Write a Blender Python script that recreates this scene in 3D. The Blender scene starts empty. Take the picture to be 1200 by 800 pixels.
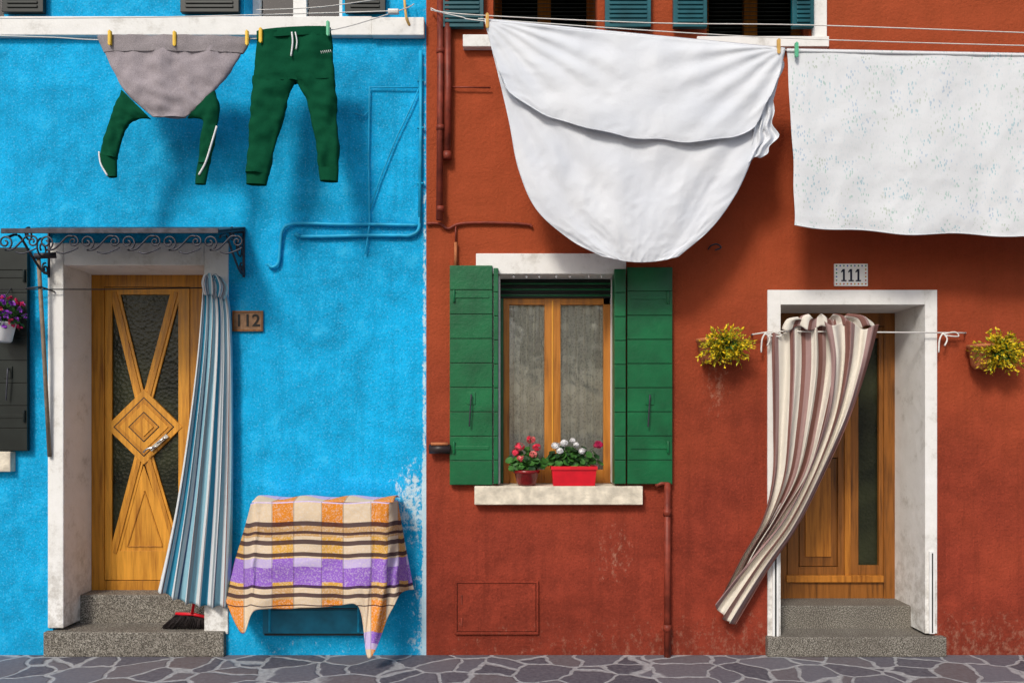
import bpy, math, random
from mathutils import Vector, noise
random.seed(7)
sc=bpy.context.scene
D=6.0; S=160.0; EYE=1.7; HZ=495.0; CX=600.0
# facade survey: elevation drawing (160 units = 1 m at the wall plane), p = distance in front of wall
def P(px,py,p=0.0):
    k=(D-p)/D/S
    return Vector(((px-CX)*k,-p,EYE+(HZ-py)*k))
def mul(c,k): return (min(1,c[0]*k),min(1,c[1]*k),min(1,c[2]*k),1)
# ---------------------------------------------------------------- materials
class N:
    def __init__(s,name):
        s.mat=bpy.data.materials.new(name); s.mat.use_nodes=True
        s.nt=s.mat.node_tree; s.b=s.nt.nodes['Principled BSDF']; s.out=s.nt.nodes['Material Output']
        s.b.inputs['Specular IOR Level'].default_value=.3
    def n(s,t,ins={},out=0,**pr):
        nd=s.nt.nodes.new(t)
        for k,v in pr.items(): setattr(nd,k,v)
        for k,v in ins.items(): s.set(nd.inputs[k],v)
        return nd.outputs[out]
    def set(s,sock,v):
        if isinstance(v,bpy.types.NodeSocket): s.nt.links.new(v,sock)
        else: sock.default_value=v
    def pos(s): return s.n('ShaderNodeTexCoord',out='Object')
    def uv(s): return s.n('ShaderNodeTexCoord',out='UV')
    def mp(s,vec,scale=(1,1,1),loc=(0,0,0),rot=(0,0,0)):
        return s.n('ShaderNodeMapping',{'Vector':vec,'Scale':scale,'Location':loc,'Rotation':rot})
    def noise(s,vec,scale,detail=3,rough=.55,out=0):
        return s.n('ShaderNodeTexNoise',{'Vector':vec,'Scale':scale,'Detail':detail,'Roughness':rough},out=out)
    def vor(s,vec,scale,feature='F1',out='Distance'):
        return s.n('ShaderNodeTexVoronoi',{'Vector':vec,'Scale':scale},out=out,feature=feature)
    def math(s,op,a,b=0.0,c=0.0):
        return s.n('ShaderNodeMath',{0:a,1:b,2:c},operation=op)
    def mix(s,f,a,b,blend='MIX'):
        return s.n('ShaderNodeMix',{0:f,6:a,7:b},out=2,data_type='RGBA',blend_type=blend)
    def ramp(s,f,stops,interp='LINEAR'):
        nd=s.nt.nodes.new('ShaderNodeValToRGB'); s.set(nd.inputs[0],f)
        cr=nd.color_ramp; cr.interpolation=interp
        for i,(t,c) in enumerate(stops):
            if isinstance(c,(int,float)): c=(c,c,c,1)
            e=cr.elements[i] if i<2 else cr.elements.new(t)
            e.position=t; e.color=c
        return nd.outputs[0]
    def sep(s,v):
        nd=s.nt.nodes.new('ShaderNodeSeparateXYZ'); s.set(nd.inputs[0],v); return nd.outputs
    def bump(s,h,dist=.003,st=1.0):
        s.set(s.b.inputs['Normal'],s.n('ShaderNodeBump',{'Height':h,'Distance':dist,'Strength':st}))
    def col(s,c): s.set(s.b.inputs['Base Color'],c)
    def rough(s,c): s.set(s.b.inputs['Roughness'],c)
def simple(name,c,rough=.6,var=.2,scale=6,bscale=60,bd=.001,metal=0,spec=.3):
    m=N(name); p=m.pos()
    f=m.noise(p,scale,2,.65)
    m.col(m.ramp(f,[(.3,mul(c,1-var)),(.7,mul(c,1+var))])); m.rough(rough)
    if bd>.0015: m.bump(m.noise(p,bscale,1,.6),bd)
    m.b.inputs['Metallic'].default_value=metal
    m.b.inputs['Specular IOR Level'].default_value=spec
    return m.mat
def stucco(name,c,kind):
    m=N(name); p=m.pos(); x,y,z=m.sep(p)
    n1=m.noise(p,.9,2,.6); n2=m.noise(p,6,4,.75); n3=m.noise(p,75,1,.7)
    a=m.math('ADD',m.math('MULTIPLY',n1,.5),m.math('MULTIPLY',n2,.5))
    base=m.ramp(a,[(.36,mul(c,.66)),(.5,c),(.63,mul(c,1.28))])
    st=m.noise(m.mp(p,(9,9,.6)),1.6,3,.7)
    base=m.mix(m.math('MULTIPLY',m.ramp(st,[(.50,0),(.70,1)]),.42),base,mul(c,.55 if kind=='red' else .70))
    base=m.mix(m.math('MULTIPLY',m.ramp(n3,[(.58,0),(.70,1)]),.35),base,mul(c,1.7) if kind=='red' else (.20,.55,.76,1))
    base=m.mix(m.math('MULTIPLY',m.ramp(n3,[(.30,1),(.42,0)]),.5),base,mul(c,.45))
    def spot(cx,cz,rx,rz):
        dx=m.math('DIVIDE',m.math('SUBTRACT',x,cx),rx); dz=m.math('DIVIDE',m.math('SUBTRACT',z,cz),rz)
        d=m.math('ADD',m.math('MULTIPLY',dx,dx),m.math('MULTIPLY',dz,dz))
        return m.math('MAXIMUM',m.math('SUBTRACT',1.0,d),0.0)
    fine=m.noise(m.mp(p,(1,1,.7)),22,5,.78)
    if kind=='blue':
        pal=(.60,.72,.76,1)
        s=m.math('ADD',spot(-.74,1.12,.20,.42),spot(-.64,1.6,.024,4.2))
        s=m.math('ADD',s,m.math('MULTIPLY',spot(-.66,.35,.14,.6),.75))
        s=m.math('ADD',s,m.math('MULTIPLY',spot(-1.8,0,2.2,.22),.45))
        k=m.math('ADD',m.math('MULTIPLY',s,.28),fine)
        base=m.mix(m.ramp(k,[(.70,0),(.80,.85)]),base,pal)
        base=m.mix(m.ramp(n2,[(.56,0),(.72,.38)]),base,(.07,.48,.70,1))
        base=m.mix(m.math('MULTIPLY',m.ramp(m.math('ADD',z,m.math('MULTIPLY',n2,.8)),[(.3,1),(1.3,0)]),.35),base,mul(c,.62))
    else:
        pal=(.46,.25,.17,1)
        s=m.math('ADD',spot(1.50,2.0,.14,.42),spot(2.9,0,4.5,.45))
        s=m.math('ADD',s,m.math('MULTIPLY',spot(.75,.75,.25,.35),.8))
        k=m.math('ADD',m.math('MULTIPLY',s,.20),fine)
        base=m.mix(m.ramp(k,[(.67,0),(.81,.55)]),base,pal)
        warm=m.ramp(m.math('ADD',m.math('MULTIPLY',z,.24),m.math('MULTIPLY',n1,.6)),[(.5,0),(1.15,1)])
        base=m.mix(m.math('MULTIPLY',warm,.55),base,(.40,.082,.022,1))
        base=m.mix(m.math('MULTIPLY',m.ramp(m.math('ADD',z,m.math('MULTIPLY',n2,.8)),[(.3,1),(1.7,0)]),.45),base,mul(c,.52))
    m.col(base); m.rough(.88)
    m.bump(m.math('ADD',m.math('MULTIPLY',m.noise(p,40,3,.65),.8),m.math('MULTIPLY',m.noise(p,6,0,.5),1.5)),.012,.85)
    m.b.inputs['Specular IOR Level'].default_value=.2
    return m.mat
def wood(name,c,c2,scale=1.0,rough=.38,horiz=False):
    m=N(name); p=m.pos()
    v=m.mp(p,(3*scale,3*scale,38*scale) if horiz else (38*scale,38*scale,2.2*scale))
    g=m.noise(v,1.0,4,.65); l=m.noise(p,3,1)
    f=m.math('ADD',m.math('MULTIPLY',g,.75),m.math('MULTIPLY',l,.25))
    m.col(m.ramp(f,[(.34,c2),(.5,c),(.66,mul(c,1.3))])); m.rough(m.ramp(g,[(.3,rough-.08),(.7,rough+.15)]))
    m.b.inputs['Specular IOR Level'].default_value=.4
    return m.mat
def cloth(name,colfn,transl=.15,fine=260,bd=.0006,rough=.9):
    m=N(name); c=colfn(m); m.col(c); m.rough(rough)
    p=m.pos()
    m.bump(m.noise(p,14,3,.62),bd*14,.6); m.b.inputs['Specular IOR Level'].default_value=.08
    if transl>0:
        t=m.nt.nodes.new('ShaderNodeBsdfTranslucent'); m.set(t.inputs[0],c)
        mx=m.nt.nodes.new('ShaderNodeMixShader'); mx.inputs[0].default_value=transl
        m.nt.links.new(m.b.outputs[0],mx.inputs[1]); m.nt.links.new(t.outputs[0],mx.inputs[2])
        m.nt.links.new(mx.outputs[0],m.out.inputs[0])
    return m.mat
def glass(name,tint=(.9,.95,.93,1),ior=2.0):
    m=N(name); nt=m.nt; nt.nodes.remove(m.b)
    t=nt.nodes.new('ShaderNodeBsdfTransparent'); t.inputs[0].default_value=tint
    g=nt.nodes.new('ShaderNodeBsdfGlossy'); g.inputs['Roughness'].default_value=.02
    f=nt.nodes.new('ShaderNodeFresnel'); f.inputs[0].default_value=ior
    mx=nt.nodes.new('ShaderNodeMixShader'); nt.links.new(f.outputs[0],mx.inputs[0])
    nt.links.new(t.outputs[0],mx.inputs[1]); nt.links.new(g.outputs[0],mx.inputs[2]); nt.links.new(mx.outputs[0],m.out.inputs[0])
    return m.mat
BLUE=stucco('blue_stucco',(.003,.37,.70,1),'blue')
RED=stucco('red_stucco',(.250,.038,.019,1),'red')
def plaster():
    m=N('white_plaster'); p=m.pos(); x,y,z=m.sep(p)
    n=m.noise(p,5,5,.75)
    c=m.ramp(n,[(.3,(.58,.56,.52,1)),(.45,(.78,.77,.74,1)),(.7,(.84,.83,.81,1))])
    lo=m.math('MULTIPLY',m.ramp(z,[(.1,1),(1.1,0)]),m.ramp(m.noise(p,13,5,.75),[(.43,0),(.60,.8)]))
    c=m.mix(lo,c,(.36,.33,.29,1)); m.col(c); m.rough(.85)
    m.bump(m.math('ADD',m.noise(p,9,1),m.math('MULTIPLY',m.noise(p,60,1),.3)),.006,.7); return m.mat
WHITE=plaster()
STONE=simple('istrian_stone',(.68,.61,.49,1),.8,.25,12,100,.003)
def granite():
    m=N('step_granite'); p=m.pos(); n=m.noise(p,130,2,.8); l=m.noise(p,5,3)
    c=m.ramp(n,[(.38,(.035,.03,.025,1)),(.5,(.15,.135,.11,1)),(.64,(.42,.39,.34,1))])
    c=m.mix(m.ramp(l,[(.4,0),(.7,.45)]),c,(.10,.085,.07,1)); m.col(c); m.rough(.75); m.bump(n,.0015); return m.mat
GRAN=granite()
GREEN=simple('green_shutter_paint',(.003,.112,.036,1),.36,.28,4,40,.0016,spec=.45)
TEAL=simple('teal_shutter_paint',(.005,.08,.10,1),.45,.3,5)
BLACK=simple('black_green_paint',(.010,.014,.012,1),.4,.3,5)
IRON=simple('wrought_iron',(.05,.05,.062,1),.5,.4,20,metal=.4)
WOODG=wood('golden_door_wood',(.46,.19,.016,1),(.22,.075,.008,1))
WOODP=wood('honey_panel_wood',(.58,.255,.024,1),(.35,.13,.011,1))
WOODB=wood('brown_door_wood',(.24,.085,.013,1),(.10,.035,.007,1))
WOODW=wood('window_frame_wood',(.42,.155,.018,1),(.22,.07,.009,1))
GLASS=glass('window_glass',(.98,.99,.98,1),1.75)
def ornglass():
    m=N('ornamental_glass'); p=m.pos(); v=m.vor(p,38,'F1'); n=m.noise(p,2.5,2)
    m.col(m.ramp(n,[(.35,(.006,.008,.005,1)),(.7,(.030,.034,.016,1))])); m.rough(.22)
    m.b.inputs['Specular IOR Level'].default_value=.28; m.bump(v,.004,.6); return m.mat
ORN=ornglass()
DARK=simple('dark_interior',(.012,.012,.010,1),.8)
STEEL=simple('steel',(.6,.6,.6,1),.25,.1,20,metal=1)
REDPIPE=simple('red_pipe_paint',(.20,.034,.018,1),.5,.4,9,50,.0016)
BLUEPIPE=simple('blue_pipe_paint',(.010,.36,.62,1),.5,.25,7)
BLUEBOX=simple('blue_box_paint',(.005,.19,.32,1),.45,.25,7)
WIRE=simple('line_cord',(.72,.70,.66,1),.6,.1)
BLKW=simple('black_cord',(.02,.02,.02,1),.5,.1)
REDGAP=simple('red_joint_shadow',(.06,.012,.008,1),.9,.1)
TERRA=simple('terracotta',(.42,.14,.055,1),.8,.25,14)
REDPL=simple('red_plastic',(.62,.008,.020,1),.32,.12,10,spec=.5)
DRED=simple('dark_red_glaze',(.20,.008,.008,1),.25,.3,20,spec=.5)
WPL=simple('white_pot',(.80,.80,.79,1),.4,.1)
SOIL=simple('soil',(.03,.02,.012,1),.9,.4,40,80,.004)
PEGS=[simple('peg_wood',(.60,.36,.10,1),.6,.2),simple('peg_yellow',(.80,.50,.02,1),.4,.1),simple('peg_green',(.10,.45,.25,1),.4,.1),simple('peg_red',(.55,.08,.05,1),.4,.1)]
def leafm(name,c):
    m=N(name); p=m.pos(); m.col(m.ramp(m.noise(p,30,1),[(.3,mul(c,.55)),(.7,mul(c,1.5))])); m.rough(.55)
    return m.mat
LG=leafm('leaf_green',(.035,.12,.018,1)); LD=leafm('leaf_dark',(.012,.045,.012,1)); LY=leafm('leaf_yellow',(.70,.46,.010,1)); LYG=leafm('leaf_lime',(.40,.38,.015,1))
PINK=leafm('petal_pink',(.80,.04,.08,1)); WHP=leafm('petal_white',(.85,.83,.80,1)); MAG=leafm('petal_magenta',(.45,.012,.08,1)); PUR=leafm('petal_purple',(.24,.04,.42,1)); PAL=leafm('petal_salmon',(.80,.20,.18,1))
# ---------------------------------------------------------------- mesh builder
def cr(pts,t):
    n=len(pts)-1; t=max(0,min(1,t))*n; i=min(int(t),n-1); f=t-i
    p0=pts[max(i-1,0)];p1=pts[i];p2=pts[i+1];p3=pts[min(i+2,n)]
    return [.5*((2*b)+(c-a)*f+(2*a-5*b+4*c-d)*f*f+(3*b-a-3*c+d)*f**3) for a,b,c,d in zip(p0,p1,p2,p3)]
class MB:
    def __init__(s): s.v=[];s.f=[];s.m=[];s.sm=[];s.uv=[];s.mats=[]
    def mi(s,mat):
        if mat not in s.mats: s.mats.append(mat)
        return s.mats.index(mat)
    def vert(s,co,uv=(0,0)): s.v.append(tuple(co)); s.uv.append(uv); return len(s.v)-1
    def face(s,idx,mat,sm=False): s.f.append(idx); s.m.append(s.mi(mat)); s.sm.append(sm)
    def wbox(s,x0,x1,y0,y1,z0,z1,mat):
        if x0>x1:x0,x1=x1,x0
        if y0>y1:y0,y1=y1,y0
        if z0>z1:z0,z1=z1,z0
        i=len(s.v)
        for z in (z0,z1):
            for x,y in ((x0,y0),(x1,y0),(x1,y1),(x0,y1)): s.vert((x,y,z))
        for q in ((0,3,2,1),(4,5,6,7),(0,1,5,4),(1,2,6,5),(2,3,7,6),(3,0,4,7)): s.face([i+k for k in q],mat)
    def box(s,px0,px1,py0,py1,p0,p1,mat):
        a=P(px0,py0,p1); b=P(px1,py1,p1); s.wbox(a.x,b.x,-p1,-p0,b.z,a.z,mat)
    def beam(s,a,b,w,p0,p1,mat,ext=0):
        A=P(a[0],a[1],p1);B=P(b[0],b[1],p1); d=(B-A).normalized(); A-=d*ext;B+=d*ext
        nn=Vector((-d.z,0,d.x))*(w/2); i=len(s.v)
        for dy in (0,p1-p0):
            for q in (A-nn,A+nn,B+nn,B-nn): s.vert((q.x,q.y+dy,q.z))
        for q in ((0,1,2,3),(7,6,5,4),(0,4,5,1),(1,5,6,2),(2,6,7,3),(3,7,4,0)): s.face([i+k for k in q],mat)
    def prism(s,pts,p0,p1,mat):
        i=len(s.v);n=len(pts)
        w=[P(a,b,p1) for a,b in pts]
        for q in w: s.vert(q)
        for q in w: s.vert((q.x,-p0,q.z))
        s.face([i+k for k in range(n)],mat); s.face([i+n+k for k in reversed(range(n))],mat)
        for k in range(n): s.face([i+k,i+n+k,i+n+(k+1)%n,i+(k+1)%n],mat)
    def tube(s,pts,r,mat,n=8,smooth=0):
        pts=[Vector(q) for q in pts]
        if smooth: pts=[Vector(cr([tuple(q) for q in pts],t/(smooth)) ) for t in range(smooth+1)]
        rings=[]
        up=Vector((0,1,0))
        for k,q in enumerate(pts):
            d=(pts[min(k+1,len(pts)-1)]-pts[max(k-1,0)]).normalized()
            a=d.cross(up)
            if a.length<.05: a=d.cross(Vector((1,0,0)))
            a.normalize(); b=d.cross(a)
            rr=r[k*(len(r)-1)//max(1,len(pts)-1)] if isinstance(r,(list,tuple)) else r
            rings.append([s.vert(q+(a*math.cos(t)+b*math.sin(t))*rr) for t in [2*math.pi*j/n for j in range(n)]])
        for k in range(len(rings)-1):
            for j in range(n): s.face([rings[k][j],rings[k][(j+1)%n],rings[k+1][(j+1)%n],rings[k+1][j]],mat,True)
        s.face(rings[0][::-1],mat); s.face(rings[-1],mat)
    def lathe(s,c,prof,mat,n=24,sx=1,sy=1):
        rings=[[s.vert((c[0]+math.cos(2*math.pi*j/n)*r*sx,c[1]+math.sin(2*math.pi*j/n)*r*sy,c[2]+z)) for j in range(n)] for r,z in prof]
        for k in range(len(rings)-1):
            for j in range(n): s.face([rings[k][j],rings[k][(j+1)%n],rings[k+1][(j+1)%n],rings[k+1][j]],mat,True)
        s.face(rings[0][::-1],mat); s.face(rings[-1],mat)
    def ruled(s,L,R,nu,nv,fn,mat,uvs=(1,1),u0=0):
        g=[]
        for j in range(nv+1):
            v=j/nv; l=cr(L,v); r=cr(R,v); row=[]
            for i in range(nu+1):
                u=i/nu; dx,dy,p=fn(u,v)
                row.append(s.vert(P(l[0]+(r[0]-l[0])*u+dx,l[1]+(r[1]-l[1])*u+dy,p),(u0+u*uvs[0],v*uvs[1])))
            g.append(row)
        for j in range(nv):
            for i in range(nu): s.face([g[j][i],g[j+1][i],g[j+1][i+1],g[j][i+1]],mat,True)
        return g
    def sleeve(s,L,R,p,th,mat,nv=30,n=28,seed=0,amp=.008,sc=14):
        g=[]
        for j in range(nv+1):
            v=j/nv; l=P(*cr(L,v),p); r=P(*cr(R,v),p); c=(l+r)/2; h=(r-l)/2
            row=[]
            for i in range(n):
                a=2*math.pi*i/n; ca,sa=math.cos(a),math.sin(a)
                e=abs(sa)**.7*(1 if sa>0 else -1)
                q=c+h*ca+Vector((0,-1,0))*(e*th)
                w=noise.noise(Vector((q.x*sc,seed,q.z*sc*.6)))+.6*noise.noise(Vector((q.x*sc*2.2+q.z*sc,seed+9,q.z*sc*1.6)))
                q+=Vector((h.normalized().x*ca*.3,-e,h.normalized().z*ca*.3))*w*amp*2.0
                row.append(s.vert(q,(i/n,v)))
            g.append(row)
        for j in range(nv):
            for i in range(n): s.face([g[j][i],g[j+1][i],g[j+1][(i+1)%n],g[j][(i+1)%n]],mat,True)
    def leaf(s,c,d,L,W,mat):
        d=d.normalized(); a=d.cross(Vector((random.gauss(0,1),random.gauss(0,1),random.gauss(0,1))))
        if a.length<1e-4: return
        a.normalize(); nn=d.cross(a)
        i=[s.vert(c),s.vert(c+d*L*.5+a*W*.5+nn*W*.12),s.vert(c+d*L),s.vert(c+d*L*.5-a*W*.5+nn*W*.12)]
        s.face(i,mat)
    def leaves(s,c,rad,n,L,mats,fill=.35,W=.6,out=.7):
        c=Vector(c)
        for _ in range(n):
            v=Vector([random.gauss(0,1) for _ in range(3)]).normalized()
            lump=1+.35*noise.noise(v*2.3+c*3)
            r=(fill+(1-fill)*random.random()**.5)*lump
            q=c+Vector((v.x*rad[0],v.y*rad[1],v.z*rad[2]))*r
            d=v*out+Vector([random.gauss(0,.6) for _ in range(3)])
            l=L*random.uniform(.6,1.3)
            s.leaf(q,d,l,l*W,random.choice(mats))
    def make(s,name,parent=None,bevel=0,solid=0):
        me=bpy.data.meshes.new(name); me.from_pydata(s.v,[],s.f)
        for m in s.mats: me.materials.append(m)
        me.polygons.foreach_set('material_index',s.m); me.polygons.foreach_set('use_smooth',s.sm)
        ul=me.uv_layers.new(name='UVMap'); arr=[]
        for l in me.loops: arr.extend(s.uv[l.vertex_index])
        ul.data.foreach_set('uv',arr); me.update()
        o=bpy.data.objects.new(name,me); sc.collection.objects.link(o)
        if solid:
            q=o.modifiers.new('s','SOLIDIFY'); q.thickness=solid; q.offset=0
        if bevel:
            q=o.modifiers.new('b','BEVEL'); q.width=bevel; q.segments=2; q.limit_method='ANGLE'; q.angle_limit=.7
        if parent: o.parent=parent
        return o
def empty(name):
    o=bpy.data.objects.new(name,None); sc.collection.objects.link(o); return o
BH=empty('blue_house'); RH=empty('red_house')
# ---------------------------------------------------------------- walls with openings
def wall(name,x0,x1,z1,ops,mat,parent,depth=.3):
    mb=MB(); xs=sorted({x0,x1,*[o[0] for o in ops],*[o[1] for o in ops]}); zs=sorted({0.0,z1,*[o[2] for o in ops],*[o[3] for o in ops]})
    V={}
    def gv(x,z):
        if (x,z) not in V: V[(x,z)]=mb.vert((x,0,z))
        return V[(x,z)]
    for a,b in zip(xs,xs[1:]):
        for c,d in zip(zs,zs[1:]):
            mx,mz=(a+b)/2,(c+d)/2
            if any(o[0]<mx<o[1] and o[2]<mz<o[3] for o in ops): continue
            mb.face([gv(a,c),gv(b,c),gv(b,d),gv(a,d)],mat)
    for o in ops:
        q=[(o[0],o[2]),(o[1],o[2]),(o[1],o[3]),(o[0],o[3])]
        for k in range(4):
            a,b=q[k],q[(k+1)%4]
            i=[mb.vert((a[0],0,a[1])),mb.vert((b[0],0,b[1])),mb.vert((b[0],depth,b[1])),mb.vert((a[0],depth,a[1]))]
            mb.face(i,mat)
    for pts in (((x0,0,0),(x0,0,z1),(x0,5,z1),(x0,5,0)),((x1,0,0),(x1,5,0),(x1,5,z1),(x1,0,z1)),((x0,5,0),(x0,5,z1),(x1,5,z1),(x1,5,0))):
        mb.face([mb.vert(q) for q in pts],mat)
    mb.make(name,parent)
def X(px): return (px-CX)/S
def Z(py): return EYE+(HZ-py)/S
TOP=6.6; XB=X(499.5)
wall('blue_wall',-8.5,XB,TOP,[(X(62),X(263),0,Z(290)),(X(-45),X(-2),Z(532),Z(290)),(X(-100),X(5),Z(30),6.0),(X(287),X(401),Z(30),6.0)],BLUE,BH)
wall('red_wall',XB,8.5,TOP,[(X(904),X(1092),0,Z(345)),(X(583),X(723),Z(572),Z(310)),(X(578),X(700),Z(48),6.0),(X(828),X(948),Z(48),6.0)],RED,RH)
ROOF=simple('roof_tile',(.33,.15,.09,1),.85,.3,12,20,.02)
for h,a,b in ((BH,-8.5,XB-.002),(RH,XB+.002,8.5)):
    mb=MB(); mb.wbox(a,b,-.35,5.2,TOP+.002,TOP+.12,ROOF)
    k=a+.1
    while k<b-.1:
        mb.tube([(k,-.42,TOP+.15),(k,5.2,TOP+.16)],.09,ROOF,8); k+=.22
    mb.make('roof',h)
    mb=MB(); mb.wbox(a+.01,b-.01,.5,4.9,3.35,3.5,DARK); mb.make('upper_floor',h)
# ---------------------------------------------------------------- ground
def paving():
    m=N('crazy_paving'); p=m.pos()
    d=m.n('ShaderNodeVectorMath',{0:p,1:m.n('ShaderNodeVectorMath',{0:m.noise(p,3.5,2,out='Color'),1:(.16,.16,0)},operation='MULTIPLY')},operation='ADD')
    d=m.mp(d,(1,1.0,0),(.37,.21,0))
    e=m.vor(d,3.4,'DISTANCE_TO_EDGE'); c=m.vor(d,3.4,'F1','Color'); r,g,b=m.sep(c)
    st=m.ramp(r,[(0,(.058,.054,.072,1)),(.35,(.09,.08,.10,1)),(.6,(.135,.13,.155,1)),(1,(.12,.09,.09,1))])
    st=m.mix(m.ramp(m.noise(p,30,4,.7),[(.35,0),(.75,.6)]),st,(.21,.205,.225,1))
    mo=m.ramp(m.noise(p,25,3,.7),[(.3,(.24,.24,.25,1)),(.7,(.45,.45,.46,1))])
    k=m.ramp(m.math('ADD',e,m.math('MULTIPLY',m.math('SUBTRACT',m.noise(p,22,3),.5),.03)),[(.030,0),(.050,1)])
    m.col(m.mix(k,mo,st)); m.rough(.72)
    m.bump(m.math('ADD',m.ramp(e,[(.02,0),(.07,1)]),m.math('MULTIPLY',m.noise(p,40,3,.65),.45)),.006,.9)
    return m.mat
GRD=simple('ground_gravel',(.22,.20,.18,1),.9,.25,4,60,.004)
mb=MB(); mb.face([mb.vert(q) for q in ((-120,-120,-.004),(120,-120,-.004),(120,120,-.004),(-120,120,-.004))],GRD); mb.make('ground')
mb=MB(); mb.face([mb.vert(q) for q in ((-9,-9,0),(9,-9,0),(9,.02,0),(-9,.02,0))],paving()); mb.make('pavement')
# ---------------------------------------------------------------- left door 112
mb=MB(); pr=.014
dl=.39
mb.wbox(X(57),X(75.5),-pr,dl,Z(735),Z(285),WHITE)
mb.wbox(X(240),X(268),-pr,dl,Z(742),Z(285),WHITE)
mb.wbox(X(75.5)+.001,X(240)-.001,-pr+.002,dl,Z(311),Z(285),WHITE)
mb.make('door_surround_112',BH,.006)
mb=MB(); 
mb.wbox(X(55),X(265),-.05,.22,0,.18,GRAN); mb.wbox(X(75.5)-.04,X(240)+.04,.22,dl+.06,0,.395,GRAN); mb.make('door_steps_112',BH,.008)
q=-dl
mb=MB()
mb.box(107,122,322,692,q-.06,q+.0,WOODG); mb.box(223,263,322,692,q-.06,q,WOODG); mb.box(122,223,321,336,q-.06,q-.002,WOODG)
mb.box(122,223,680,692,q-.06,q-.004,WOODG)
mb.box(123,222,337,679,q-.05,q-.030,ORN)
s0,s1=q-.029,q-.010
mb.box(123,131,337,679,s0,s1,WOODP); mb.box(209,222,337,679,s0,s1,WOODP); mb.box(131,209,337,345,s0,s1-.002,WOODP); mb.box(131,209,645,679,s0,s1-.002,WOODP)
for a,b in (((134,342),(165,470)),((206,342),(172,470)),((165,530),(134,648)),((172,530),(207,648))):
    mb.beam(a,b,.078,s0,s1-.004,WOODP); mb.beam(a,b,.030,s1-.004,s1+.004,WOODG)
mb.prism([(168.5,545),(136,645.5),(204,645.5)],s0,s1-.008,WOODP)
for a,b in (((169,575),(149,640)),((149,640),(190,640)),((190,640),(169,575))): mb.beam(a,b,.010,s1-.008,s1-.002,WOODG)
def dia(r,a,b,mat): mb.prism([(168.5,500-r),(168.5-r*1.02,500),(168.5,500+r),(168.5+r*1.02,500)],a,b,mat)
dia(44,s0,s1+.006,WOODP); dia(35,s1+.006,s1+.008,BLKW); dia(33.5,s1+.008,s1+.012,WOODG); dia(28,s1+.012,s1+.018,WOODP); dia(18,s1+.018,s1+.020,BLKW);dia(16.5,s1+.020,s1+.023,WOODG); dia(11,s1+.023,s1+.030,WOODP)
mb.beam((176,527),(196,510),.03,s1+.012,s1+.026,STEEL)
mb.tube([P(180,524,s1+.02),P(180,524,s1+.06),P(172,526,s1+.065),P(168,530,s1+.06)],.008,STEEL,8,10)
mb.tube([P(191,514,s1+.02),P(191,514,s1+.055),P(184,519,s1+.06)],.008,STEEL,8,8)
mb.make('front_door_112',BH,.0025)
# ---------------------------------------------------------------- right door 111
dr=.46; mb=MB()
mb.wbox(X(899),X(914),-pr,dr,Z(748),Z(340),WHITE); mb.wbox(X(1083),X(1097),-pr,dr,Z(741),Z(340),WHITE)
mb.wbox(X(914)+.001,X(1083)-.001,-pr+.002,dr,Z(357),Z(340),WHITE)
mb.wbox(X(904),X(911),-.03,-pr-.001,Z(748),Z(650),WPL); mb.wbox(X(1087),X(1093),-.03,-pr-.001,Z(741),Z(645),WPL)
mb.wbox(X(906.5),X(908.5),-.032,-.031,Z(746),Z(652),BLKW); mb.wbox(X(1089.5),X(1091),-.032,-.031,Z(740),Z(647),BLKW)
mb.make('door_surround_111',RH,.004)
mb=MB(); mb.wbox(X(897),X(1105),-.055,.20,0,.145,GRAN); mb.wbox(X(914)-.02,X(1083)+.02,.20,dr+.06,0,.315,GRAN); mb.make('door_steps_111',RH,.008)
q=-dr; mb=MB()
mb.box(890,922,367,703,q-.06,q,WOODB); mb.box(1036,1049,367,703,q-.06,q,WOODB); mb.box(922,1036,366,382,q-.06,q-.002,WOODB)
mb.box(922,1036,682,703,q-.05,q-.008,WOODB)
mb.box(922,1036,382,682,q-.06,q-.045,ORN)
s0,s1=q-.044,q-.012
for a,b in ((923,936),(982,993),(994,1006),(1030,1035.5)): mb.box(a,b,383,681,s0,s1,WOODB)
for y in (383,520,664): mb.box(936,982,y,y+16,s0,s1-.003,WOODB)
mb.box(1006,1030,383,396,s0,s1-.003,WOODB); mb.box(1006,1030,662,681,s0,s1-.003,WOODB)
mb.box(937,981,537,663,s0,s1-.018,WOODB); mb.box(944,974,548,652,s1-.018,s1-.006,WOODW)
mb.box(990,997,383,681,s1,s1+.012,WOODW)
mb.box(922,1036,674,682,q-.008,q+.02,WOODW)
mb.make('front_door_111',RH,.003)
# ---------------------------------------------------------------- centre window
mb=MB()
mb.wbox(X(558),X(733),-.035,.26,Z(322),Z(298),WHITE)
mb.wbox(X(577),X(586),-.004,.26,Z(567),Z(322)-.001,WHITE); mb.wbox(X(719),X(728),-.004,.26,Z(567),Z(322)-.001,WHITE)
mb.make('window_lintel',RH,.005)
mb=MB(); mb.wbox(X(556.5),X(751.5),-.075,.26,Z(590),Z(568.5),STONE); mb.make('window_sill',RH,.006)
mb=MB(); w=-.2
mb.box(583,590,330,566,w-.05,w,GREEN); mb.box(717,724,330,566,w-.05,w,GREEN)
mb.box(590,717,349,357,w-.05,w-.002,WOODW); mb.box(590,597,349,566,w-.05,w-.004,WOODW); mb.box(707,717,349,566,w-.05,w-.002,WOODW)
mb.box(638,657,349,566,w-.045,w+.004,WOODW); mb.box(646.5,648.5,352,562,w+.004,w+.010,WOODP)
mb.box(597,638,550,566,w-.05,w-.006,WOODW); mb.box(657,707,550,566,w-.05,w-.006,WOODW)
mb.box(584,722,326,349,w-.03,w+.02,BLACK)
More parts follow.
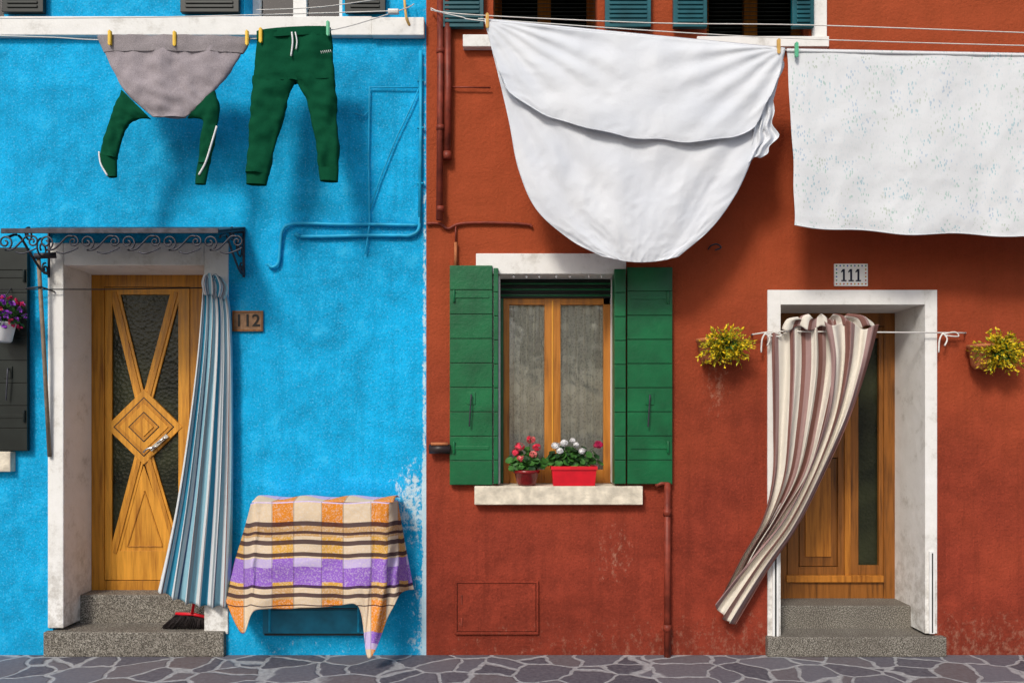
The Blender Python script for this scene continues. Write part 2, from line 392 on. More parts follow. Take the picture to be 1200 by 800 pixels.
for k in range(6): mb.tube([P(586,329+k*3.4,w+.022),P(720,329+k*3.4,w+.022)],.008,GREEN if k%2 else BLACK,6)
mb.make('window_frame',RH,.002)
mb=MB(); a=P(597,357,w-.02); b=P(707,550,w-.02)
mb.face([mb.vert((a.x,-w+.02,b.z)),mb.vert((b.x,-w+.02,b.z)),mb.vert((b.x,-w+.02,a.z)),mb.vert((a.x,-w+.02,a.z))],GLASS); mb.make('window_glass',RH)
def lacecol():
    m=N('lace'); u=m.uv(); v=m.vor(m.mp(u,(1,1,0)),70)
    big=m.vor(m.mp(u,(1,1,0)),9)
    m.col((.92,.90,.80,1)); m.rough(.9)
    tr=m.nt.nodes.new('ShaderNodeBsdfTransparent')
    f=m.math('ADD',m.math('MULTIPLY',m.ramp(v,[(.25,0),(.5,1)]),.22),m.math('MULTIPLY',m.ramp(big,[(.22,1),(.34,0)]),.32))
    f=m.math('MINIMUM',m.math('ADD',f,.62),.97)
    tl=m.nt.nodes.new('ShaderNodeBsdfDiffuse'); tl.inputs[0].default_value=(.92,.90,.80,1)
    mx=m.nt.nodes.new('ShaderNodeMixShader'); m.set(mx.inputs[0],f)
    m.nt.links.new(tr.outputs[0],mx.inputs[1]); m.nt.links.new(tl.outputs[0],mx.inputs[2]); m.nt.links.new(mx.outputs[0],m.out.inputs[0])
    return m.mat
LACE=lacecol()
mb=MB()
for a,b in ((594,640),(655,712)):
    mb.ruled([(a,352),(a,560)],[(b,352),(b,560)],80,20,lambda u,v:(0,0,w-.040+.012*math.sin(u*34+1.2*math.sin(v*3))+.004*math.sin(u*71)),LACE,(.35,1.3))
mb.make('lace_curtain',RH)
mb=MB(); mb.wbox(X(570),X(735),.5,.52,Z(600),Z(290),simple('room_wall',(.20,.17,.10,1),.9,.5,3)); mb.make('room_wall',RH)
def shutter(name,par,px0,px1,py0,py1,p0,p1,mat,n=9,hinge=None):
    mb=MB(); mb.box(px0,px1,py0,py1,p0,p1-.010,mat)
    h=(py1-py0)/n
    for k in range(n): mb.box(px0+.3,px1-.3,py0+h*k+.55,py0+h*(k+1)-.55,p1-.010,p1+random.uniform(-.001,.001),mat)
    if hinge is not None:
        for f in (.14,.83):
            y=py0+(py1-py0)*f
            mb.box(px0+4,px1-4,y-2,y+2,p1+.001,p1+.006,mat)
            mb.tube([P(hinge,y-7,p1+.008),P(hinge,y+7,p1+.008)],.009,mat,8)
        mb.tube([P((px0+px1)/2,(py0+py1)/2+25,p1),P((px0+px1)/2,(py0+py1)/2+25,p1+.03),P((px0+px1)/2-2,(py0+py1)/2+60,p1+.03)],.006,IRON,6,8)
        mb.box((px0+px1)/2-5,(px0+px1)/2+5,(py0+py1)/2+20,(py0+py1)/2+34,p1+.001,p1+.007,mat)
    return mb.make(name,par,.0025)
shutter('shutter',RH,527,577,311,568,.02,.062,GREEN,9,532)
shutter('shutter',RH,578.5,584,314,567,-.10,.085,GREEN,9)
shutter('shutter',RH,735,788,313,567,.02,.062,GREEN,9,783)
shutter('shutter',RH,720,733.5,315,567,-.06,.085,GREEN,9)
shutter('shutter',BH,-14,32,290,528,.02,.06,BLACK,9,28)
shutter('shutter',BH,-95,-45,290,528,.02,.06,BLACK,9)
mb=MB(); mb.wbox(X(-70),X(18),-.06,.26,Z(552),Z(528.5),STONE); mb.make('window_sill',BH,.006)
mb=MB(); mb.box(-46,0,290,531,-.25,-.2,WOODW); mb.make('window_frame',BH)
mb=MB(); mb.wbox(X(-300),X(437),-.05,.26,Z(45),Z(23),WHITE); mb.wbox(X(437)+.001,X(498),-.062,-.002,Z(46),Z(25),WHITE); mb.make('string_course',BH,.006)
def upwin(par,a,b,yb,kind):
    mb=MB(); x0,x1=X(a),X(b); z0=Z(yb)
    fm=WHITE if kind=='w' else WOODW
    mb.wbox(x0,x0+.06,.18,.24,z0,6.0,fm); mb.wbox(x1-.06,x1,.18,.24,z0,6.0,fm); mb.wbox((x0+x1)/2-.05,(x0+x1)/2+.05,.175,.24,z0,6.0,fm)
    mb.wbox(x0+.06,x1-.06,.18,.24,z0,z0+.07,fm); mb.wbox(x0+.06,x1-.06,.18,.24,5.92,6.0,fm)
    mb.make('window_frame',par,.003)
    mb=MB(); mb.face([mb.vert(v) for v in ((x0+.06,.21,z0+.07),(x1-.06,.21,z0+.07),(x1-.06,.21,5.92),(x0+.06,.21,5.92))],GLASS); mb.make('window_glass',par)
    mb=MB(); mb.wbox(x0-.1,x1+.1,.6,.62,z0-.2,6.1,DARK)  # near-black panel: the room's darkness painted behind the glass
    if kind=='b':
        z=z0+.02
        while z<5.95:
            i=[mb.vert(v) for v in ((x0+.01,.10,z),(x1-.01,.10,z),(x1-.01,.135,z+.022),(x0+.01,.135,z+.022))]; mb.face(i,BLACK); z+=.03
    mb.make('dark_panel_and_blind',par)
upwin(BH,-100,5,30,'w'); upwin(BH,287,401,30,'w'); upwin(RH,578,700,48,'b'); upwin(RH,828,948,48,'b')
for a,b in ((8,56),(215,283),(406,453)):
    mb=MB(); mb.wbox(X(a),X(b),-.06,-.02,Z(19),5.95,BLACK)
    for k in range(40): mb.wbox(X(a)+.04,X(b)-.04,-.068,-.0605,Z(19)+.03+k*.03,Z(19)+.048+k*.03,BLACK)
    mb.make('shutter',BH,.003)
for a,b in ((517,567),(708,761),(787,826),(925,950)):
    mb=MB(); mb.wbox(X(a),X(b),-.07,-.03,Z(37),5.95,TEAL)
    for k in range(40): mb.wbox(X(a)+.03,X(b)-.03,-.08,-.0705,Z(37)+.03+k*.032,Z(37)+.052+k*.032,TEAL)
    mb.make('shutter',RH,.003)
mb=MB(); mb.wbox(X(543),X(743),-.06,.26,Z(59),Z(45),WHITE); mb.wbox(X(815),X(968),-.06,.26,Z(59),Z(47),WHITE); mb.wbox(X(951),X(968),-.02,.1,Z(46.5),6.0,WHITE); mb.make('window_sill',RH,.004)
# ---------------------------------------------------------------- pipes
mb=MB()
mb.tube([P(516,-30,.06),P(516,110,.06),P(515,258,.06)],.024,REDPIPE,12)
for y in (60,150,245): mb.tube([P(516,y-3,.06),P(516,y+3,.06)],.029,REDPIPE,12)
mb.tube([P(524,-30,.05),P(525,100,.05),P(524,184,.05)],.026,REDPIPE,12)
mb.tube([P(524,178,.05),P(524,187,.05)],.031,REDPIPE,12)
mb.make('drainpipe')
mb=MB()
mb.tube([P(500,262,.02),P(515,262,.02),P(525,268,.02),P(540,262,.02),P(580,261,.02),P(618,263,.02),P(623,266,.02)],.010,REDPIPE,8,30)
mb.tube([P(534,284,.03),P(534,312,.03)],.012,TERRA,8)
mb.tube([P(521,102,.03),P(575,103,.03)],.006,REDPIPE,6)
mb.tube([P(534,262,.02),P(534,285,.02)],.006,REDPIPE,6)
mb.make('gas_pipe')
mb=MB(); mb.tube([P(782,565,.05),P(782,775,.05)],.024,REDPIPE,12)
for y in (600,735): mb.tube([P(782,y-4,.05),P(782,y+4,.05)],.030,REDPIPE,12)
mb.tube([P(783,566,.05),P(775,566,.05),P(768,569,.05)],.016,REDPIPE,8); mb.make('drainpipe')
mb=MB()
bp=lambda pts,r,sm=0: mb.tube([P(a,b,.025) for a,b in pts],r,BLUEPIPE,8,sm)
bp([(493,60),(493,150),(492,262)],.013)
bp([(492,255),(490,270),(480,276),(468,276),(420,276),(384,277),(352,277)],.013,40)
bp([(490,264),(440,263),(400,263),(360,262),(340,263),(331,270),(328,290),(326,308),(319,313),(314,309)],.012,60)
bp([(352,277),(346,274)],.016)
bp([(494,103),(433,102),(432,180),(433,262),(430,285),(428,297)],.006)
bp([(433,130),(426,136),(416,133)],.006)
bp([(494,96),(482,125),(463,165),(445,210),(432,250)],.005)
for y in (95,150,215): bp([(489,y),(497,y)],.010)
mb.make('gas_pipe')
mb=MB(); bx=lambda *a:mb.box(*a)
bx(533,631,680,743,.0005,.010,REDGAP)
bx(533,631,680,683,.0105,.022,RED);bx(533,631,740,743,.0105,.022,RED);bx(533,535.5,683.1,739.9,.0105,.022,RED);bx(628.5,631,683.1,739.9,.0105,.022,RED)
bx(536.2,627.8,683.7,739.3,.0105,.020,RED); bx(540,542,697,708,.0205,.026,REDPIPE); bx(540,542,724,733,.0205,.026,REDPIPE)
mb.make('utility_cover',None,.002)
mb=MB(); mb.box(308,428,700,743,.0005,.03,BLUEBOX); mb.box(311,425,712,713.5,.0305,.032,BLKW); mb.box(313,423,715,738,.0305,.040,BLUEBOX); mb.tube([P(310,743,.03),P(426,743,.03)],.008,BLKW,6)
for x in (316,420): mb.tube([P(x,700,.04),P(x,740,.04)],.009,BLUEPIPE,8)
mb.make('meter_box',None,.002)
mb=MB(); mb.tube([P(503,526,.06),P(528,526,.06)],.034,simple('knob_metal',(.03,.02,.02,1),.4),14); mb.tube([P(505,520,.08),P(525,520,.08)],.012,TERRA,8); mb.make('wall_knob')  # small dark knob on the wall, gives no light
mb=MB(); mb.tube([P(830,292,.0),P(833,288,.05),P(840,286,.06),P(845,290,.06),P(838,293,.06)],.006,IRON,6,16); mb.make('wall_hook')
# ---------------------------------------------------------------- canopy
CAN=empty('door_canopy')
mb=MB(); pf=.55
za=Z(268); zb=P(0,270.5,pf).z; xl,xr=X(57),X(288)
i=[mb.vert(v) for v in ((xl,-.005,za),(xr,-.005,za),(xr,-pf,zb),(xl,-pf,zb),(xl,-.005,za+.012),(xr,-.005,za+.012),(xr,-pf,zb+.008),(xl,-pf,zb+.008))]
for f in ((0,1,2,3),(7,6,5,4),(0,4,5,1),(1,5,6,2),(2,6,7,3),(3,7,4,0)): mb.face([i[k] for k in f],IRON)
mb.wbox(xl,xr,-.03,-.0045,za-.035,za-.001,IRON); mb.wbox(xl,xr,-pf-.012,-pf-.001,zb-.018,zb+.014,IRON)
for x in (xl+.01,xr-.01,(xl+xr)/2): mb.tube([(x,-.02,za-.015),(x,-pf,zb-.01)],.009,IRON,6)
mb.make('canopy_roof',CAN,.002)
mb=MB()
def spiral(c,r,turn,a0,sx=1,n=26):
    return [(c[0]+sx*math.cos(a0+turn*2*math.pi*t/n)*r*(1-.82*t/n),c[1]+math.sin(a0+turn*2*math.pi*t/n)*r*(1-.82*t/n)) for t in range(n+1)]
for cx in range(6,250,48):
    mb.tube([P(a,b,pf+.005) for a,b in spiral((cx,284),9,1.5,math.pi/2,-1)],.0065,IRON,6)
    mb.tube([P(cx,293,pf+.005),P(cx+9,292,pf+.005),P(cx+17,285,pf+.005),P(cx+25,277,pf+.005),P(cx+32,277,pf+.005)],.0065,IRON,6,16)
    mb.tube([P(a,b,pf+.005) for a,b in spiral((cx+32,283),6.5,1.4,-math.pi/2,1)],.006,IRON,6)
    mb.tube([P(cx+38,290,pf+.005),P(cx+30,294,pf+.005),P(cx+20,297,pf+.005),P(cx+12,295,pf+.005)],.005,IRON,6,10)
for bxp in (288,57):
    x=X(bxp)-.01 if bxp==288 else X(bxp)+.01
    z0=Z(322)
    mb.tube([(x,-.015,za-.02),(x,-.015,z0-.02)],.010,IRON,6)
    pts=[(x,-.02,z0),(x,-.12,z0+.02),(x,-.25,z0+.11),(x,-.38,z0+.20),(x,-.50,zb-.03)]
    mb.tube(pts,.009,IRON,6,20)
    for cy,cz,r in ((.10,z0+.17,.075),(.26,z0+.235,.05),(.06,z0+.03,.045)):
        mb.tube([(x,-cy+a,cz+b) for a,b in [(math.cos(1.5+t*.42)*r*(1-t*.035),math.sin(1.5+t*.42)*r*(1-t*.035)) for t in range(22)]],.007,IRON,6)
mb.make('canopy_scrollwork',CAN)
mb=MB(); mb.tube([P(45,300,.10),P(52,420,.07),P(58,535,.03)],.014,simple('grey_pole',(.22,.17,.12,1),.6,.3,20),10)
mb.tube([P(40,300,.12),P(66,299,.06)],.022,IRON,8); mb.tube([P(30,338,.11),P(48,336,.11),P(64,342,.02)],.006,IRON,6)
mb.make('awning_crank_pole')
mb=MB(); mb.tube([P(-10,339,.06),P(120,339,.05),P(250,337,.05)],.0045,BLKW,6); mb.make('curtain_cord')
# ---------------------------------------------------------------- house numbers
E=empty('house_number_sign'); mb=MB(); x0,x1,y0,y1=978,1017,309,335
GLZ=simple('white_glaze',(.88,.87,.82,1),.4,.05); INK=simple('ink_blue',(.008,.010,.03,1),.4)
mb.box(x0,x1,y0,y1,.0005,.014,GLZ)
cols=[simple('tile_green',(.02,.20,.06,1),.25),simple('tile_red',(.5,.06,.02,1),.25),simple('tile_blue',(.03,.08,.35,1),.25),simple('tile_ochre',(.6,.34,.03,1),.25)]
pts=[(x0+2.4+(x1-x0-4.8)*j/8,y) for j in range(9) for y in (y0+2.4,y1-2.4)]+[(x,y0+2.4+(y1-y0-4.8)*j/5) for j in range(1,5) for x in (x0+2.4,x1-2.4)]
for k,(x,y) in enumerate(pts): mb.prism([(x,y-1.1),(x-1.1,y),(x,y+1.1),(x+1.1,y)],.0142,.0155,cols[k%4])
for cx in (989,997.5,1006):
    mb.box(cx-1.1,cx+1.1,315.2,328,.0142,.0165,INK); mb.box(cx-3,cx+3,328.1,329.6,.0142,.0165,INK)
    mb.prism([(cx-1.15,315),(cx-3.4,318),(cx-3.4,319.4),(cx-1.15,318.2)],.0142,.0163,INK)
mb.make('tile_plaque',E)
E=empty('house_number_sign'); mb=MB(); px0,px1,py0,py1=272,308,364,388
mb.box(px0,px1,py0,py1,.0005,.014,simple('bronze_plate',(.26,.14,.07,1),.5,.3,30))
for a in ((px0,px1,py0,py0+2),(px0,px1,py1-2,py1),(px0,px0+2,py0+2.1,py1-2.1),(px1-2,px1,py0+2.1,py1-2.1)): mb.box(*a,.0142,.02,WOODB)
mb.make('plaque',E)
cu=bpy.data.curves.new('numerals','FONT'); cu.body='112'; cu.size=.125; cu.extrude=.0015; cu.align_x='CENTER'; cu.align_y='CENTER'; cu.offset=.0015
o=bpy.data.objects.new('numerals',cu); sc.collection.objects.link(o); o.parent=E; o.rotation_euler=(math.pi/2,0,0); o.location=P(290,376,.0175); cu.materials.append(simple('ink_black',(.012,.010,.008,1),.5))
# ---------------------------------------------------------------- washing lines
def nz(x,y,s,k=0): return noise.noise(Vector((x*s,y*s,k)))
mb=MB()
mb.tube([P(-40,41,.4),P(60,44,.4),P(125,47,.4),P(290,46,.4),P(345,40,.4),P(400,33,.4),P(470,12,.2),P(485,5,.03)],.004,WIRE,6,40)
mb.tube([P(-40,22,.4),P(200,20,.38),P(465,13,.36)],.004,WIRE,6,20)
mb.tube([P(300,12,.4),P(380,8,.35),P(470,-5,.2)],.0035,WIRE,6,10)
mb.tube([P(455,14,.36),P(467,14,.36)],.02,WIRE,8)
mb.tube([P(474,0,.03),P(476,20,.08),P(480,30,.06)],.01,PEGS[0],6,8)
def peg(px,py,m,p=.435):
    mb.box(px-1.9,px+1.9,py-8,py+8,p,p+.02,m); mb.box(px-.8,px+.8,py-9,py+9,p+.0201,p+.024,m)
for x,y,m in ((128,44,1),(204,45,1),(289,44,1),(305,41,1),(384,33,2)): peg(x,y,PEGS[m])
mb.make('washing_line',None,.001)
mb=MB()
mb.tube([P(505,12,.03),P(540,20,.3),P(568,25,.42),P(745,42,.42),P(920,59,.42),P(1060,63,.42),P(1290,66,.42)],.004,WIRE,6,50)
mb.tube([P(505,10,.03),P(545,17,.36),P(760,27,.40),P(960,30,.42),P(1290,42,.42)],.004,WIRE,6,40)
mb.tube([P(560,22,.40),P(900,44,.46),P(1290,56,.46)],.0035,WIRE,6,30)
for x,y,m in ((571,24,0),(913,54,0),(934,58,2)): peg(x,y,PEGS[m],.45)
mb.make('washing_line',None,.001)
# ---------------------------------------------------------------- sweatshirt & trousers
def knit(name,c,va=.12):
    return cloth(name,lambda m:m.mix(m.ramp(m.noise(m.pos(),350,1),[(.35,0),(.65,1)]),mul(c,1-va),mul(c,1+va)),.06)
GREY=knit('grey_marl',(.34,.30,.32,1),.28); DG=knit('bottle_green_jersey',(.003,.068,.030,1)); RIB=knit('grey_rib',(.29,.26,.27,1),.3); WT=knit('white_trim',(.8,.8,.8,1))
mb=MB()
mb.sleeve([(115,44),(123,62),(134,86),(147,108),(165,126),(178,137)],[(293,46),(283,64),(267,88),(250,108),(234,126),(218,138)],.40,.035,GREY,50,64,1,.017,9)
mb.sleeve([(114,43),(117,52),(122,62)],[(294,45),(291,54),(286,63)],.40,.040,RIB,8,64,1,.012,9)
mb.sleeve([(143,106),(132,132),(125,155),(117,182)],[(176,139),(154,143),(144,160),(137,186)],.41,.030,DG,34,28,3,.011)
mb.sleeve([(117,181),(120,196),(127,208)],[(137,185),(137,198),(137,207)],.41,.024,DG,8,28,5,.002)
mb.sleeve([(220,139),(238,142),(235,165),(232,192)],[(252,107),(257,130),(253,158),(246,192)],.41,.030,DG,34,28,4,.011)
mb.sleeve([(232,191),(230,204),(229,216)],[(246,191),(243,205),(241,216)],.41,.022,DG,8,28,6,.002)
mb.tube([P(254,148,.438),P(248,168,.442),P(241,190,.436),P(233,205,.436)],.007,WT,6,16)
mb.tube([P(116,178,.42),P(118,192,.43),P(126,206,.43)],.006,WT,6,10)
mb.make('sweatshirt')
mb=MB()
mb.sleeve([(301,41),(299,60),(297,80),(296,97)],[(388,35),(390,55),(391,75),(392,95)],.40,.045,DG,26,44,11,.016,10)
mb.sleeve([(301,38),(301,48)],[(388,33),(388,43)],.40,.05,DG,4,44,17,.002)
mb.sleeve([(296,90),(294,125),(291,165),(289,203)],[(348,88),(337,122),(326,160),(315,205)],.405,.042,DG,40,30,12,.018,10)
mb.sleeve([(289,202),(289,216)],[(315,204),(312,217)],.405,.034,DG,5,30,14,.002)
mb.sleeve([(343,88),(359,120),(368,155),(373,198)],[(392,90),(395,120),(396,155),(397,199)],.405,.040,DG,40,30,13,.018,10)
mb.sleeve([(373,197),(375,212)],[(397,198),(396,213)],.405,.032,DG,5,30,15,.002)
mb.tube([P(342,38,.455),P(343,50,.458),P(341,66,.458)],.006,WT,6,10); mb.tube([P(346,38,.455),P(348,48,.458),P(347,58,.458)],.005,WT,6,10)
for k in range(6): mb.tube([P(376+k*2.2,60-k*.3,.447),P(377+k*2.2,63-k*.3,.447)],.002,WT,4)
mb.make('trousers')
# ---------------------------------------------------------------- white sheet
SHEET=cloth('white_cotton',lambda m:m.ramp(m.noise(m.pos(),3,1),[(.3,(.78,.81,.86,1)),(.7,(.84,.86,.89,1))]),.20,300,.0005)
mb=MB()
def rad(u,v,cu,cv,k,amp,r0,r1):
    du,dv=(u-cu),(v-cv); r=math.hypot(du,dv); a=math.atan2(dv,du)
    return amp*math.sin(a*k+1.3*nz(r,a,2,k))*math.exp(-((r-r0)/r1)**2)
def wr(u,v,k):
    a=nz(u,v*.8,7,k); b=nz(u+v*.3,v,15,k+3)
    return .006*(1-abs(a)*2.2)+.0035*(1-abs(b)*2)
def fb(u,v):
    arc=v+.30*4*u*(1-u)
    f=.007*math.sin(arc*13+1.8*nz(u,v,2,1))*(.35+.65*v)+.006*nz(u,v,4,3)+wr(u,v,5)
    f+=rad(u,v,-.05,.1,20,.010,.45,.3)+rad(u,v,1.05,.0,16,.012,.5,.35)
    f+=.005*math.sin((u-.12*v)*24+2*nz(u,v,2,6))*math.sin(math.pi*v)
    f+=.022*math.sin(math.pi*u)*math.sin(math.pi*min(1,v))
    return 3*nz(v,u*2,4,8)*v,(1-v)*v*40*4*u*(1-u)+v**5*7*math.sin(math.pi*u),.410+f
mb.ruled([(568,26),(583,85),(597,145),(608,200),(628,245),(668,281),(705,300)],[(919,59),(912,95),(901,135),(883,182),(862,228),(832,270),(795,301)],140,110,fb,SHEET)
def ff(u,v):
    s=math.sin(math.pi*u)
    f=.006*math.sin((v*1.8+.5*s)*7+2*nz(u,v,3,5))*(.3+.7*v)+.008*nz(u,v,3,7)+.005*math.sin(u*46)*(1-v)**1.5+wr(u,v*.5,9)
    f+=rad(u,v*.5,-.02,-.02,22,.010,.3,.22)+rad(u,v*.5,1.02,-.02,20,.010,.3,.25)
    return 3*nz(u,v,6,2)*v,(46*s**.42)*v**1.1+2.5*nz(u,0,9,4)*v,.438+.028*math.sin(math.pi*v*.62)*s**.6+f*.8+.012
g=mb.ruled([(568,25),(575,52),(582,74),(590,92)],[(920,58),(915,82),(905,108),(889,137)],140,50,ff,SHEET)
mb.tube([Vector(mb.v[k])+Vector((0,-.002,0)) for k in g[-1][::3]],.003,SHEET,6)
mb.ruled([(568,22),(568,27)],[(920,56),(920,61)],80,4,lambda u,v:(0,0,.412+.03*math.sin(v*math.pi)),SHEET)
mb.ruled([(886,120),(884,150),(880,172),(873,191)],[(918,70),(905,125),(910,160),(894,182)],30,30,lambda u,v:(3*math.sin(v*22)*u,2*math.sin(u*9),.42+.016*math.sin(u*16+v*5)+.02*nz(u,v,4,6)),SHEET)
mb.make('bed_sheet',None,0,.002)
def pat(m):
    uv=m.uv(); u2=m.mp(uv,(1,1,0)); base=(.81,.83,.85,1)
    A=m.vor(m.mp(u2,(1,.50,0),(0,0,0),(0,0,.75)),52); B=m.vor(m.mp(u2,(1,.45,0),(.3,.1,0),(0,0,-.65)),56)
    la=m.ramp(A,[(.20,1),(.32,0)]); lb_=m.ramp(B,[(.18,1),(.30,0)])
    cl=m.vor(u2,11,'F1','Distance'); cm_=m.ramp(cl,[(.42,1),(.62,.12)])
    r,g,b=m.sep(m.vor(u2,11,'F1','Color'))
    c1=m.ramp(r,[(0,(.40,.60,.66,1)),(.35,(.44,.62,.56,1)),(.65,(.46,.58,.70,1)),(.8,(.52,.60,.52,1))],'CONSTANT')
    leaf=m.math('MULTIPLY',m.math('MAXIMUM',la,lb_),cm_)
    return m.mix(m.math('MULTIPLY',leaf,.82),base,c1)
PAT=cloth('patterned_cotton',pat,.20,300,.0004)
mb=MB()
def fp(u,v):
    return 1.5*nz(v,0,6,3)*(u<.02), (4*math.sin(u*5+.5)*v**2+1.5*math.sin(u*21)*(v**3)),.425+.010*math.sin(u*17+1.5*v+2*nz(u,v,2,9))*(.3+v)+.005*math.sin(u*40+3*nz(u,v,3,5))*v+.008*nz(u,v,6,2)+.012*math.sin(v*3.2)+.6*wr(u*1.5,v*.8,2)
g=mb.ruled([(922,60),(926,130),(930,200),(931,262)],[(1290,67),(1290,140),(1290,220),(1290,287)],140,70,fp,PAT,(2.1,1.2))
mb.tube([Vector(mb.v[k])+Vector((0,-.001,.004)) for k in g[-1][::2]],.003,PAT,6)
mb.ruled([(922,57),(922,62)],[(1290,64),(1290,69)],80,4,lambda u,v:(0,0,.42+.022*math.sin(v*math.pi)),PAT,(2.1,.03))
mb.ruled([(926,66),(930,130),(934,205),(936,250)],[(1290,67),(1290,140),(1290,220),(1290,276)],60,30,lambda u,v:(0,0,.405+.006*math.sin(u*12)),PAT,(2.1,1.2))
mb.make('bed_sheet',None,0,.002)
# ---------------------------------------------------------------- curtain 112
def stripes(cols,rep):
    def f(m):
        u,v,_=m.sep(m.uv()); w_=m.math('FRACT',m.math('MULTIPLY',u,rep))
        return m.ramp(w_,cols,'CONSTANT')
    return f
bl=(.05,.30,.47,1);wt=(.74,.78,.80,1);gy=(.30,.35,.39,1);br=(.24,.10,.08,1);lb=(.30,.55,.66,1);nv=(.07,.13,.24,1)
ST1=cloth('blue_stripe_cotton',stripes([(0,wt),(.09,br),(.13,wt),(.22,bl),(.34,wt),(.40,gy),(.48,wt),(.56,nv),(.59,lb),(.70,wt),(.78,br),(.81,gy),(.90,lb)],2.0),.2,260,.0005)
mb=MB()
def fc(u,v):
    k=.35+.65*v
    ph=u*2*math.pi*5.5+1.6*nz(u,v,1.6,4)+v*.8
    return 2.5*math.cos(ph)*k*math.sin(math.pi*u),(8*math.sin(math.pi*u)+10*u)*v**6+2*math.sin(ph)*v**8,.080+.032*k*math.sin(ph)+.02*nz(u,v,3,2)
mb.ruled([(238,325),(236,360),(231,420),(221,500),(208,585),(196,645),(185,692)],[(254,324),(268,350),(272,400),(273,470),(273,560),(272,630),(270,700)],150,80,fc,ST1)
mb.ruled([(239,345),(236,331),(240,321),(246,328)],[(262,350),(266,336),(256,322),(248,330)],24,20,lambda u,v:(1.5*math.sin(u*20),1.5*math.sin(u*14),.10+.018*math.sin(u*18+v*2)+.02*math.sin(math.pi*v)),ST1)
mb.make('door_curtain',None,0,.0015)
# curtain 111
cm=(.82,.77,.68,1);mv=(.25,.12,.10,1);mv2=(.40,.26,.245,1)
ST2=cloth('brown_stripe_cotton',stripes([(0,mv),(.10,mv2),(.24,cm),(.56,mv),(.70,mv2),(.78,cm)],2.7),.18,260,.0006)
ST3=cloth('brown_stripe_cotton_front',stripes([(0,mv2),(.14,cm),(.36,mv),(.48,mv2),(.56,cm),(.80,mv2),(.92,mv)],1.0),.18,260,.0006)
mb=MB()
def f1(u,v):
    ph=u*2*math.pi*4.2+2.0*nz(u,v,1.8,3)+1.2*v
    return 4*math.cos(ph)*(1-u)*u*2,5*math.sin(u*14)*(1-v)**4,.06+.036*math.sin(ph)*(.6+.4*v)+.018*nz(u,v,4,1)+.006*math.sin(u*60+v*9)
mb.ruled([(904,388),(905,440),(906,500),(905,560),(893,610),(868,655),(842,706)],[(1000,372),(1000,425),(985,490),(962,550),(925,600),(892,650),(866,712)],130,90,f1,ST2)
def f2(u,v):
    ph=u*2*math.pi*2.6+2.2*nz(u,v,1.8,7)+2.2*v
    return 3*math.cos(ph)*u*(1-u)*4*v,4*math.sin(u*11)*(1-v)**4+(6*math.sin(u*3.1)*v**8),.135+.030*math.sin(ph)+.014*nz(u,v,4,2)+.005*math.sin(u*44-v*12)
mb.ruled([(966,376),(974,420),(970,480),(950,545),(920,605),(880,655),(838,708)],[(1030,384),(1017,430),(996,490),(966,555),(934,618),(900,668),(862,731)],90,90,f2,ST3)
mb.ruled([(916,385),(922,374),(935,371)],[(1028,384),(1020,373),(1000,370)],50,8,lambda u,v:(0,3*math.sin(u*26),.10+.022*math.sin(u*30+v)),ST2,(1.0,.1),.1)
mb.make('door_curtain',None,0,.0015)
mb=MB(); mb.tube([P(881,392,.06),P(905,388,.06),P(1000,389,.06),P(1132,390,.06)],.0055,WIRE,6)
for x,y in ((881,392),(1131,390)): mb.tube([P(x,y,0),P(x,y,.065)],.006,IRON,6)
for x in (897,1105):
    mb.tube([P(x,390,.068),P(x-4,398,.072),P(x-5,413,.07)],.006,WIRE,6,8); mb.tube([P(x,390,.068),P(x+5,397,.072),P(x+2,405,.07)],.006,WIRE,6,8)
    mb.tube([P(x-2,392,.07),P(x+14,389,.075),P(x+18,394,.072),P(x+3,393,.07)],.005,WIRE,6,12)
mb.make('curtain_cord')
# ---------------------------------------------------------------- plaid blanket on rack
def plaid(m):
    u,v,_=m.sep(m.uv())
    cr_=(.74,.58,.40,1);orr=(.74,.25,.022,1);tan=(.58,.34,.14,1);lav=(.30,.13,.58,1);lav2=(.58,.47,.76,1);ye=(.70,.38,.07,1);brn=(.045,.018,.030,1)
    vv=m.math('FRACT',v); uu=m.math('FRACT',u)
    A=m.ramp(vv,[(0,lav2),(.04,cr_),(.20,tan),(.27,cr_),(.42,lav2),(.48,lav),(.62,cr_),(.78,cr_),(.92,lav2)],'CONSTANT')
    B=m.ramp(vv,[(0,lav2),(.04,orr),(.20,tan),(.27,ye),(.42,lav),(.50,lav),(.58,ye),(.62,tan),(.70,orr),(.92,lav)],'CONSTANT')
    cmask=m.ramp(uu,[(0,0),(.40,1),(.82,0)],'CONSTANT')
    c=m.mix(cmask,A,B)
    c=m.mix(m.ramp(m.noise(m.pos(),80,2,.8),[(.48,.0),(.64,.42)]),c,(.78,.72,.68,1))
    L=m.ramp(vv,[(0,0),(.17,1),(.20,0),(.235,1),(.255,0),(.295,1),(.325,0),(.38,1),(.41,0),(.605,1),(.625,0),(.66,1),(.685,0),(.735,1),(.745,0)],'CONSTANT')
    c=m.mix(m.math('MULTIPLY',L,.9),c,brn)
    V=m.ramp(uu,[(0,0),(.38,1),(.40,0),(.82,1),(.84,0)],'CONSTANT')
    return m.mix(m.math('MULTIPLY',V,.4),c,brn)
PL=cloth('plaid_wool',plaid,.08,260,.0008)
mb=MB()
top=[(294,590,.06),(296,589,.33),(310,588,.36),(345,587,.36),(385,588,.36),(425,588,.36),(448,588,.36),(459,587,.33),(466,586,.18),(466,585,.05)]
bot=[(262,698,.05),(284,742,.33),(300,714,.38),(340,713,.37),(385,711,.37),(420,711,.38),(432,772,.39),(455,722,.36),(471,694,.24),(485,690,.08)]
nu,nv=150,70; g=[]
